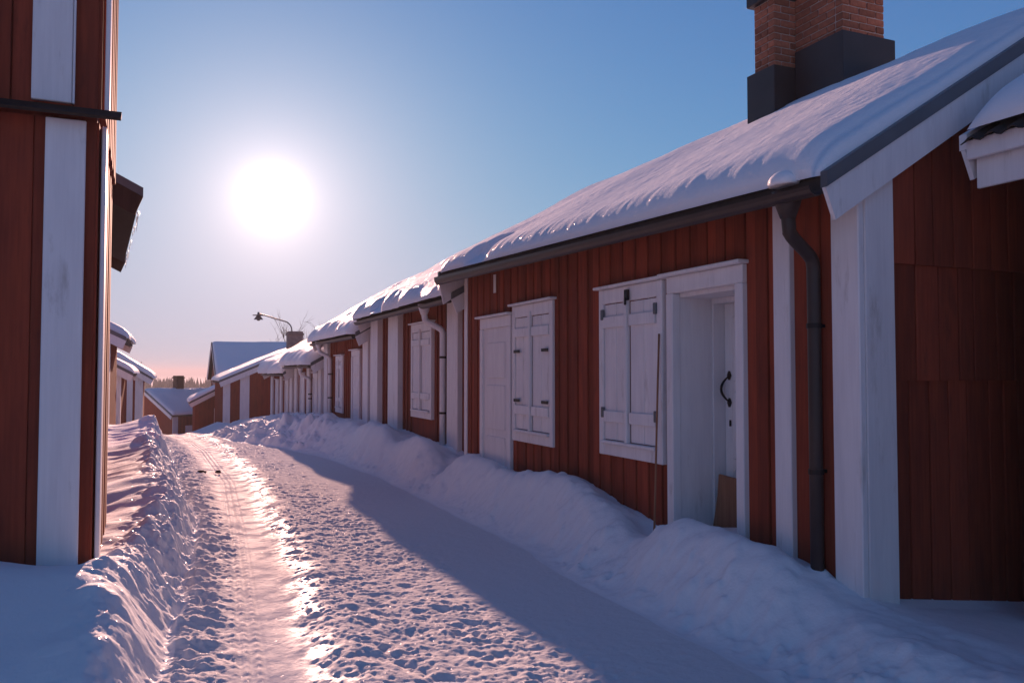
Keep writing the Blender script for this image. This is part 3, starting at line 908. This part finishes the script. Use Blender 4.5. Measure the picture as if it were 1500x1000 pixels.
def stack(x0, x1, y0, y1, z0, z1, pitch=.066, bl=.2, bw=.095):
    """two wythes in view: the street face (x = x0) and the near face (y = y0)"""
    n = int((z1 - z0) / pitch)
    for i in range(n):
        za = z0 + i * pitch; zc = za + pitch - .011
        off = 0 if i % 2 else bl / 2
        # near face
        a = x0 - .012 + (0 if i % 2 else 0)
        first = True
        a = x0 - .012
        while a < x1 - .02:
            ln = (bl if i % 2 else bw) if first else bl
            b = min(a + ln, x1)
            if x1 - b < .05: b = x1
            brick(a, b - .010, y0 - .012, y0 + .07, za, zc)
            a = b; first = False
        # street face
        a = y0 + .082; first = True
        while a < y1 - .02:
            ln = (bw if i % 2 else bl) if first else bl
            b = min(a + ln, y1)
            if y1 - b < .05: b = y1
            brick(x0 - .012, x0 + .06, a, b - .010, za, zc)
            a = b; first = False
stack(5.19 - X1, 5.45 - X1, 5.93 - Y1, 6.20 - Y1, 4.30, 4.965)
stack(5.44 - X1, 5.93 - X1, 5.35 - Y1, 5.925 - Y1, 4.44, 5.05)
MB(1).box(5.13 - X1, 5.75 - X1, 5.88 - Y1, 6.25 - Y1, 4.96, 5.09, .01).box(5.38 - X1, 5.98 - X1, 5.29 - Y1, 5.88 - Y1, 5.052, 5.20, .01).build('corbel', 'metal', ch)

def tilt(o, y_off, k=.031):
    if o.type == 'MESH':
        if o.name.startswith('brick'):
            o.location.z += k * .35 * o.location.y
        else:
            for v in o.data.vertices:
                t = min(1.0, max(0.0, (v.co.z - 2.27) / .25))
                v.co.z += k * (v.co.y + y_off) * t * (1 - .65 * min(1.0, max(0.0, (v.co.z - 2.75) / 1.3)))
    for c in o.children: tilt(c, y_off, k)
tilt(r1, 0)
for q in list(bpy.data.objects):
    if q.get('label') == 'thick streaked snow on the roof of the nearest right cottage': tilt(q, 0)
# ---------------- cottage at the right edge of the frame (nearer than the first, set back)
X0, Y0e = 4.55, 3.10
r0, hw0, gz0 = cottage((X0, -3.0, 0), 0, 1, 'cottage at the right edge with corrugated metal eave under snow',
    'snow on the corrugated roof at the right edge', Y0e + 3.0, 4.2, 2.83, .55, oe=.34, ov=.12, T=.17, zb=-.3, seed=9, du=.05, dw=.035, streak=.02, gutter=False, ribs=True, droop=.0, barge=.17, fmat='white')
MB(1).box(-.04, -.001, 5.85, 6.10, -.3, hw0 - .03, .006).build('corner_board', 'white', r0)
MB(1).box(.0, .25, 6.1005, 6.14, -.3, hw0 - .03, .006).build('corner_board', 'white', r0)
# fascia, soffit and corrugated sheet end along the eave
MB(1).box(-.31, -.285, -.1, 6.2, 2.54, 2.722, .004).build('fascia', 'white', r0)
MB(1).box(-.372, -.342, -.1, 6.215, 2.70, 2.808, .004).build('fascia', 'white', r0)
cg = MB(1)
pts = []
for i in range(0, 261):
    y = -.1 + 6.31 * i / 260
    zz = .016 * math.sin(y * 2 * math.pi / .12)
    pts.append((-.425, y, 2.826 - .085 * .55 + .017 + zz)); pts.append((-.22, y, 2.826 + .12 * .55 + .017 + zz))
cg.poly(pts, [(2 * i, 2 * i + 2, 2 * i + 3, 2 * i + 1) for i in range(260)])
co_ = cg.build('corrugated_sheet', 'roofing', r0)
for q in bpy.data.objects:
    if q.get('label') == 'snow on the corrugated roof at the right edge': q.location = (q.location.x - .03, q.location.y, q.location.z + .035)
sm = co_.modifiers.new('thickness', 'SOLIDIFY'); sm.thickness = .006

# ---------------- further cottages on the right
def R_house(y0, y1, x, zroot, he, T, label, snow_label, seed, gaps=(), droop=.08, slope=.57, W=4.4, items=(), boards=(), doors=(), wins=(), pipes=(), oe=.32, du=.08):
    L = y1 - y0
    rh = [(a - y0, b - y0, 0, 9) for (a, b, *_) in list(wins) + list(doors)]
    rt, hw, gz = cottage((x, y0, zroot), 0, 1, label, snow_label, L, W, he, slope, oe=oe, ov=.10, T=T, zb=-.6, seed=seed, du=du, dw=.06, droop=droop, gaps=gaps, ribholes=rh)
    corner_boards(rt, 1, L, -.5, hw, gz, [('f', a - y0, b - y0, t) for (a, b, t) in boards] + [('g', -.0, .25, .03)])
    for (a, b, z0, z1) in wins: shutter_window(rt, 1, a - y0, b - y0, z0, z1, rich=0)
    for (a, b, z1) in doors: panel_door(rt, 1, a - y0, b - y0, z1, .08, handle=False, zb=-.3)
    for (y,) in pipes: downpipe(rt, 1, y - y0, he - .02, oe, 0, mat='white', dy=.12, hopper=True)
    return rt
R_house(10.22, 15.6, 3.82, 0, 2.52, .27, 'second red cottage on the right with white downpipe and narrow white shutters', 'thick sunlit snow slumping off the second right cottage roof', 4,
    gaps=((3.4, 4.2, .3),), droop=.12, boards=((10.6, 11.06, .09), (13.65, 14.3, .10), (15.0, 15.55, .12)), wins=((11.9, 13.0, .78, 2.27),), doors=(), pipes=((11.25,),))
R_house(15.85, 20.6, 3.80, -.02, 2.28, .32, 'third red cottage on the right, its snowy eave a step lower than the second', 'bulging snow on the third right cottage roof', 5,
    droop=.14, boards=((15.9, 16.35, .07), (20.1, 20.55, .08)), wins=((18.4, 19.2, .6, 1.9),), doors=((16.7, 17.5, 1.98),), pipes=((19.7,),))
R_house(20.85, 25.4, 3.78, -.12, 1.84, .36, 'fourth cottage on the right under a heavy drooping snow roof', 'heavy drooping snow on the fourth right cottage roof', 6,
    droop=.22, boards=((20.9, 21.3, .07), (22.6, 23.1, .07), (24.9, 25.35, .07)), wins=(), doors=((23.6, 24.4, 1.6), (21.5, 22.2, 1.6)), pipes=((22.4,),))
R_house(25.65, 31.0, 3.76, -.35, 1.84, .36, 'fifth cottage of the right row, farthest one, next to the gabled cottage', 'rounded snow on the fifth right cottage roof', 7,
    droop=.22, boards=((25.7, 26.2, .07), (28, 28.5, .07), (30.4, 30.95, .07)), doors=((26.6, 27.4, 1.6), (29, 29.8, 1.6)))

# ---------------- houses closing the street
n, s = at(322, 33.5)
rg, hwg, gzg = cottage((n + .12, s, -.75), 0, 1, 'red cottage with plain gable facing the street beneath the lamp', 'snow on the gabled cottage beneath the lamp', 4.8, 6.0, 1.90, .43, oe=.12, ov=.2, T=.16, zb=-.6, seed=12, gutter=False, barge=.2)
corner_boards(rg, 1, 4.8, -.5, hwg, gzg, [('g', .02, .3, .03), ('g', .68, 1.05, .06)])
chimney_plain(rg, 1, 2.95, .6, .62, .62, 2.5, 4.0)
n, s = at(318, 42)
rb, hwb, gzb = cottage((n + 8.15, s, -2.4), R(90), 1, 'house with broad snowy roof slope facing the street, behind the gabled cottage', 'smooth shaded snow on the broad far roof', 8, 8, 3.55, .47, oe=.25, ov=.2, T=.15, zb=-.5, seed=13, gutter=False)
chimney_plain(rb, 1, 4, 8 - 5.6, .5, .5, 5.0, 6.25, mat='plaster')
ncx, nsx = at(254, 45)
th_c = R(116.8)
yx, yy = -math.sin(th_c), math.cos(th_c)
Lc = 5.2
rc, hwc, gzc = cottage((ncx - yx * Lc, nsx - yy * Lc, -2.75), th_c, 1, 'low red cottage down the slope at the end of the street with dark chimney', 'snow on the low roof at the end of the street', Lc, 6.0, 1.92, .41, oe=.2, ov=.15, T=.16, zb=-.5, seed=14, gutter=False)
MB(1).box(-.05, -.001, Lc - .3, Lc, -.4, hwc - .03).box(-.05, -.001, Lc - 1.75, Lc - 1.45, -.4, hwc - .03).build('corner_board', 'white', rc)
MB(1).box(-.04, -.001, Lc - 1.3, Lc - .75, .3, 1.3).build('window', 'white', rc)
chimney_plain(rc, 1, 3.0, Lc - 1.9, .45, .45, 2.7, 4.05, mat='darkwood')
n, s = at(280, 38.5)
rd, hwd, gzd = cottage((n + .2, s, -1.65), 0, 1, 'small red shed with white door and sunlit snowy verge at the end of the street', 'snow on the small shed at the end of the street', 2.6, 4.0, 1.75, .52, oe=.22, ov=.15, T=.16, zb=-.5, seed=15, gutter=False)
MB(1).box(.85, 1.55, -.05, -.001, 0, 1.45).build('door', 'white', rd)

# ---------------- left side
def L_house(xw, y0, y1, zroot, he, W, slope, T, label, snow_label, seed, oe=.35, rot=0, droop=.1, boards=()):
    rt, hw, gz = cottage((xw, y0, zroot), rot, -1, label, snow_label, y1 - y0, W, he, slope, oe=oe, ov=.18, T=T, zb=-.6, seed=seed, gutter=False, droop=droop, snow=T > 0, bmat='white' if T > 0 else 'darkwood')
    for (w0, w1) in boards:
        corner_boards(rt, -1, y1 - y0, -.5, hw, gz, [('g', w0, w1, .05)])
    MB(-1).box(-.05, -.001, .0, .3, -.5, hw - .03).build('corner_board', 'white', rt)
    return rt
n, s = at(212, 8.0)
l2 = L_house(n - .42, s + .15, s + 4.9, 0, 3.28, 4.2, .5, 0, 'cottage behind the tall left house with bare dark eave jutting out', 'thin ragged snow on the dark left eave', 21, oe=.34, rot=R(3.7), droop=.02)
n, s = at(185, 18)
L_house(n - .38, s, s + 4, 0, 2.25, 4.2, .5, .2, 'left cottage with only its snowy eave showing past the nearest house', 'snow hanging over the third left eave', 22)
n, s = at(197, 24)
L_house(n - .4, s, s + 4, -.25, 1.72, 4.0, .55, .2, 'left cottage with one pale corner board showing at the street', 'rounded snow on the fourth left roof', 23, boards=((.0, .3),))
n, s = at(223, 31)
L_house(n - .35, s, s + 5, -.8, 2.08, 4.4, .62, .24, 'far left cottage with two white corner boards and curved snowy roof', 'curved snow on the farthest left roof', 24, boards=((.0, .22), (.3, .5)))

# the tall house at the left edge: two storeys with a sloping drip ledge between them
XL, YL = -.365, 5.36
t1 = empty('house', (XL, YL, 0), R(1.0)); tag(t1, 'tall two-storey red house at the left edge with wide white corner boards', 'house')
HT = 5.2
MB(-1).box(0, 4.0, 0, 2.1, -.4, HT).build('wall', 'red', t1)
LEDGE = 2.99
for (zl, zh, off) in ((-.4, LEDGE - .02, .022), (LEDGE + .05, HT - .05, .034)):
    add_boards(t1, -1, 'g', .0, 2.6, zl, zh, .155, depth=off, alt=True, gap=.003, jit=.2)
    add_boards(t1, -1, 'f', .0, 2.08, zl, zh, .16, depth=off, alt=True, gap=.004)
MB(-1).box(.055, .262, -.052, -.024, -.4, LEDGE - .03, .005).build('corner_board', 'white', t1)
MB(-1).box(.132, .335, -.066, -.036, LEDGE + .06, HT - .06, .005).build('corner_board', 'white', t1)
MB(-1).box(.117, .130, -.058, -.036, LEDGE + .06, HT - .06, .003).build('corner_board', 'white', t1)
MB(-1).box(-.05, -.024, .03, .22, -.4, LEDGE - .03, .005).build('corner_board', 'white', t1)
MB(-1).box(-.062, -.036, .0, .16, LEDGE + .06, HT - .06, .005).build('corner_board', 'white', t1)
MB(-1).prism([(-.036, LEDGE + .05), (-.036, LEDGE + .02), (-.15, LEDGE - .035), (-.155, LEDGE - .018)], 'x', -.13, 3.0).build('ledge', 'darkwood', t1)
# pale bracket plate at the very edge of the frame
MB(-1).box(.60, .95, -.055, -.028, 2.27, 2.42, .004).build('window_trim', 'white', t1)
rf = MB(-1)
rf.prism([(-.35, HT - .25), (2.0, HT + .9), (4.35, HT - .25), (4.35, HT - .15), (2.0, HT + 1.02), (-.35, HT - .15)], 'y', -.3, 2.4)
rf.build('roof', 'roofing', t1)

# icicles under the dark left eave
for i in range(9):
    y = l2.location.y + .3 + i * .5 + rng.uniform(-.15, .15)
    ln = rng.uniform(.04, .16)
    m = MB(); m.tube([(0, 0, 0), (0.002, 0.002, -ln * .5), (0, .003, -ln)], [.012, .007, .0015], 6)
    q = Matrix.Rotation(R(3.7), 4, 'Z') @ Vector((.35, y - l2.location.y, 3.17))
    o = m.build('icicle', 'ice', None, smooth=True)
    o.location = Vector((l2.location.x, l2.location.y, 0)) + q
    tag(o, 'small icicle hanging from the dark left eave', 'icicle', 'icicles along the dark left eave')

# ------------------------------------------------------------------ street lamp
n, s = at(427, 42)
lz = float(base(s))
lamp = empty('street_lamp', (n, s, lz)); tag(lamp, 'curved-arm street lamp rising behind the chimney at the street end', 'street lamp')
hd_n, hd_s, hd_z = at(378, 42, 462)
d = Vector((hd_n - n, hd_s - s, 0))
top_z = hd_z - lz
p = [(0, 0, 0), (0, 0, top_z - .75)]
for q in range(1, 9):
    a = q / 8 * math.pi / 2 * .88
    p.append((d.x * .30 * (1 - math.cos(a)), d.y * .30 * (1 - math.cos(a)), top_z - .75 + .48 * math.sin(a)))
p.append((d.x * .98, d.y * .98, top_z + .10))
MB().tube(p, .035, 8).build('pole', 'lamp', lamp, smooth=True)
m = MB(); m.tube([(d.x, d.y, top_z + .18), (d.x, d.y, top_z + .05), (d.x, d.y, top_z + .0), (d.x, d.y, top_z - .02), (d.x, d.y, top_z - .2)], [.05, .07, .1, .1, .24], 14)
m.tube([(d.x, d.y, top_z + .03), (d.x, d.y, top_z + .0)], [.30, .30], 14)
m.build('lamp_shade', 'lamp', lamp, smooth=False)
MB().tube([(d.x, d.y, top_z - .1), (d.x, d.y, top_z - .24), (d.x, d.y, top_z - .27)], [.08, .09, .03], 10).build('bulb', 'glass', lamp, smooth=True)

# ------------------------------------------------------------------ small things in the street
# pole leaning by the shutter
p0 = Vector((X1 - .15, 5.40, .18)); p1 = Vector((X1 - .075, 5.425, 1.80))
m = MB(); m.tube([p0, p0.lerp(p1, .33), p0.lerp(p1, .66) + Vector((0.003, .006, 0)), p1], [.009, .008, .008, .008], 8)
o = m.build('pole', 'palewood', None, smooth=True)
tag(o, 'thin wooden pole leaning on the nearest cottage between shutter and door', 'pole')
# brown board standing in the doorway
bx = X1 + .30
out = [(5.284, .12), (5.272, .25), (5.235, .40), (5.20, .55), (5.18, .72), (4.80, .70), (4.62, .70), (4.62, .12)]
m = MB(); m.prism([(a, b) for a, b in out], 'x', bx - .005, bx + .012)
o = m.build('kick_board', 'palewood', None)
tag(o, 'brown board standing against the foot of the recessed white door', 'board')
# clods on the road
def clod(px, py, r, seed, label):
    dep = EYE / ((py - 545) / F)
    n, s = at(px, dep)
    bm = bmesh.new(); bmesh.ops.create_icosphere(bm, subdivisions=3, radius=r)
    for v in bm.verts:
        c = v.co.copy()
        k = 1 + .9 * float(fbm(np.array([c.x * 14 + seed]), np.array([c.y * 14 + c.z * 11]), 3)[0])
        v.co = Vector((c.x * k * 1.5, c.y * k, c.z * k * .6))
    me = bpy.data.meshes.new('frozen_clod'); bm.to_mesh(me); bm.free()
    for q in me.polygons: q.use_smooth = True
    o = link('frozen_clod', me, 'dirt', None, (n, s, r * .2))
    tag(o, label, 'clod', 'dark clods on the road')
clod(298, 692, .055, 1, 'dark frozen clod in the wheel track, left one of the two')
clod(322, 691, .042, 5, 'dark frozen clod on the trodden snow, right one of the two')

# snow cap on the gutter outlet of the nearest cottage
bm = bmesh.new(); bmesh.ops.create_uvsphere(bm, u_segments=20, v_segments=10, radius=1)
for v in bm.verts:
    v.co = Vector((v.co.x * .085, v.co.y * .10, max(v.co.z, -.15) * .075))
me = bpy.data.meshes.new('snow_cap'); bm.to_mesh(me); bm.free()
for q in me.polygons: q.use_smooth = True
o = link('snow_cap', me, 'snow', None, (X1 - .355, 3.70, 2.585))
tag(o, 'small cap of snow on the gutter outlet above the dark downpipe', 'snow')

# ------------------------------------------------------------------ trees
def conifer(m, x, y, z, h, r, layers, seg, rg):
    m.tube([(x, y, z - .5), (x, y, z + h * .96)], [max(.05, h * .012), .015], 5)
    for i in range(layers):
        f = i / layers
        zc = z + h * (.08 + .9 * f)
        rr = r * (1 - f) ** .85 * rg.uniform(.8, 1.15) + .05
        b = len(m.v)
        m.v.append((x, y, zc + h / layers * 1.3))
        for k in range(seg):
            a = 2 * math.pi * (k + rg.random() * .7) / seg
            q = rr * (rg.uniform(.55, 1.1) if k % 2 else rg.uniform(.2, .5))
            m.v.append((x + q * math.cos(a), y + q * math.sin(a), zc - (h * .03 if k % 2 else -h * .02) * rg.uniform(.5, 1.5)))
        for k in range(seg):
            m.f.append((b, b + 1 + k, b + 1 + (k + 1) % seg))
fm = MB(); rg2 = random.Random(3)
for i in range(3800):
    a = rg2.uniform(-62, 26)
    dist = rg2.uniform(250, 330)
    b = R(a)
    x, y = dist * math.sin(b), dist * math.cos(b)
    z = float(base(y)) - .3
    h = rg2.uniform(10.3, 12.9)
    conifer(fm, x, y, z, h, h * rg2.uniform(.2, .34), 6, 8, rg2)
me = bpy.data.meshes.new('far_forest'); me.from_pydata(fm.v, [], fm.f)
o = link('far_forest', me, 'needles')
tag(o, 'dark line of conifer forest along the horizon', 'forest', kind='stuff')

def lone_spruce(px, py_top, depth, label):
    n, s, zt = at(px, depth, py_top)
    z = float(base(s))
    t = empty('spruce_tree', (n, s, z)); tag(t, label, 'tree')
    MB().tube([(0, 0, -.3), (0, 0, (zt - z) * .97)], [.18, .02], 7).build('trunk', 'bark', t)
    m = MB(); h = zt - z
    conifer(m, 0, 0, 0, h, h * .13, 16, 14, random.Random(5))
    me = bpy.data.meshes.new('crown'); me.from_pydata(m.v, [], m.f)
    link('crown', me, 'needles', t)
lone_spruce(207, 528, 130, 'single thin spruce rising above the far left roofs')

def bare_tree(px, depth, py_top, label, seed):
    n, s, zt = at(px, depth, py_top)
    z = float(base(s))
    t = empty('bare_tree', (n, s, z)); tag(t, label, 'tree')
    rg3 = random.Random(seed)
    H = zt - z
    MB().tube([(0, 0, -.3), (.05, 0, H * .3), (.0, .1, H * .55)], [.16, .12, .08], 8).build('trunk', 'bark', t)
    m = MB()
    def grow(p, dvec, ln, rad, lev):
        pts = [p]; q = p.copy(); dd = dvec.copy()
        for i in range(4):
            dd = (dd + Vector((rg3.gauss(0, .13), rg3.gauss(0, .13), .10))).normalized()
            q = q + dd * ln / 4; pts.append(q.copy())
        m.tube(pts, [rad * (1 - .18 * i) for i in range(5)], 4 if lev > 1 else 6)
        if lev < 4:
            for k in range(4 if lev < 3 else 3):
                b = pts[rg3.choice((1, 2, 3, 4))]
                nd_ = (dd + Vector((rg3.gauss(0, .6), rg3.gauss(0, .6), rg3.gauss(.1, .3)))).normalized()
                grow(b, nd_, ln * rg3.uniform(.5, .75), rad * .5, lev + 1)
    for k in range(7):
        a = k * 2.4
        grow(Vector((.02, .05, H * (.32 + .035 * k))), Vector((math.cos(a) * .6, math.sin(a) * .6, .9)).normalized(), H * .30, .085, 1)
    me = bpy.data.meshes.new('crown'); me.from_pydata(m.v, [], m.f)
    link('crown', me, 'bark', t)
bare_tree(446, 58, 462, 'bare leafless tree behind the far chimney', 8)

# ------------------------------------------------------------------ haze in the winter air
hz = MB().box(-6500, 6500, -3300, 9500, -15.5, 9.0).build('haze', None)
hz['kind'] = 'stuff'
hm = bpy.data.materials.new('thin_haze'); hm.use_nodes = True
nt = hm.node_tree; nt.nodes.clear()
ho = nd(nt, 'ShaderNodeOutputMaterial'); hv = nd(nt, 'ShaderNodeVolumePrincipled')
hv.inputs['Color'].default_value = (0.92, 0.88, 0.92, 1)
hv.inputs['Density'].default_value = 0.0011
hv.inputs['Anisotropy'].default_value = 0.1
nt.links.new(hv.outputs[0], ho.inputs['Volume'])
hz.data.materials.append(hm)
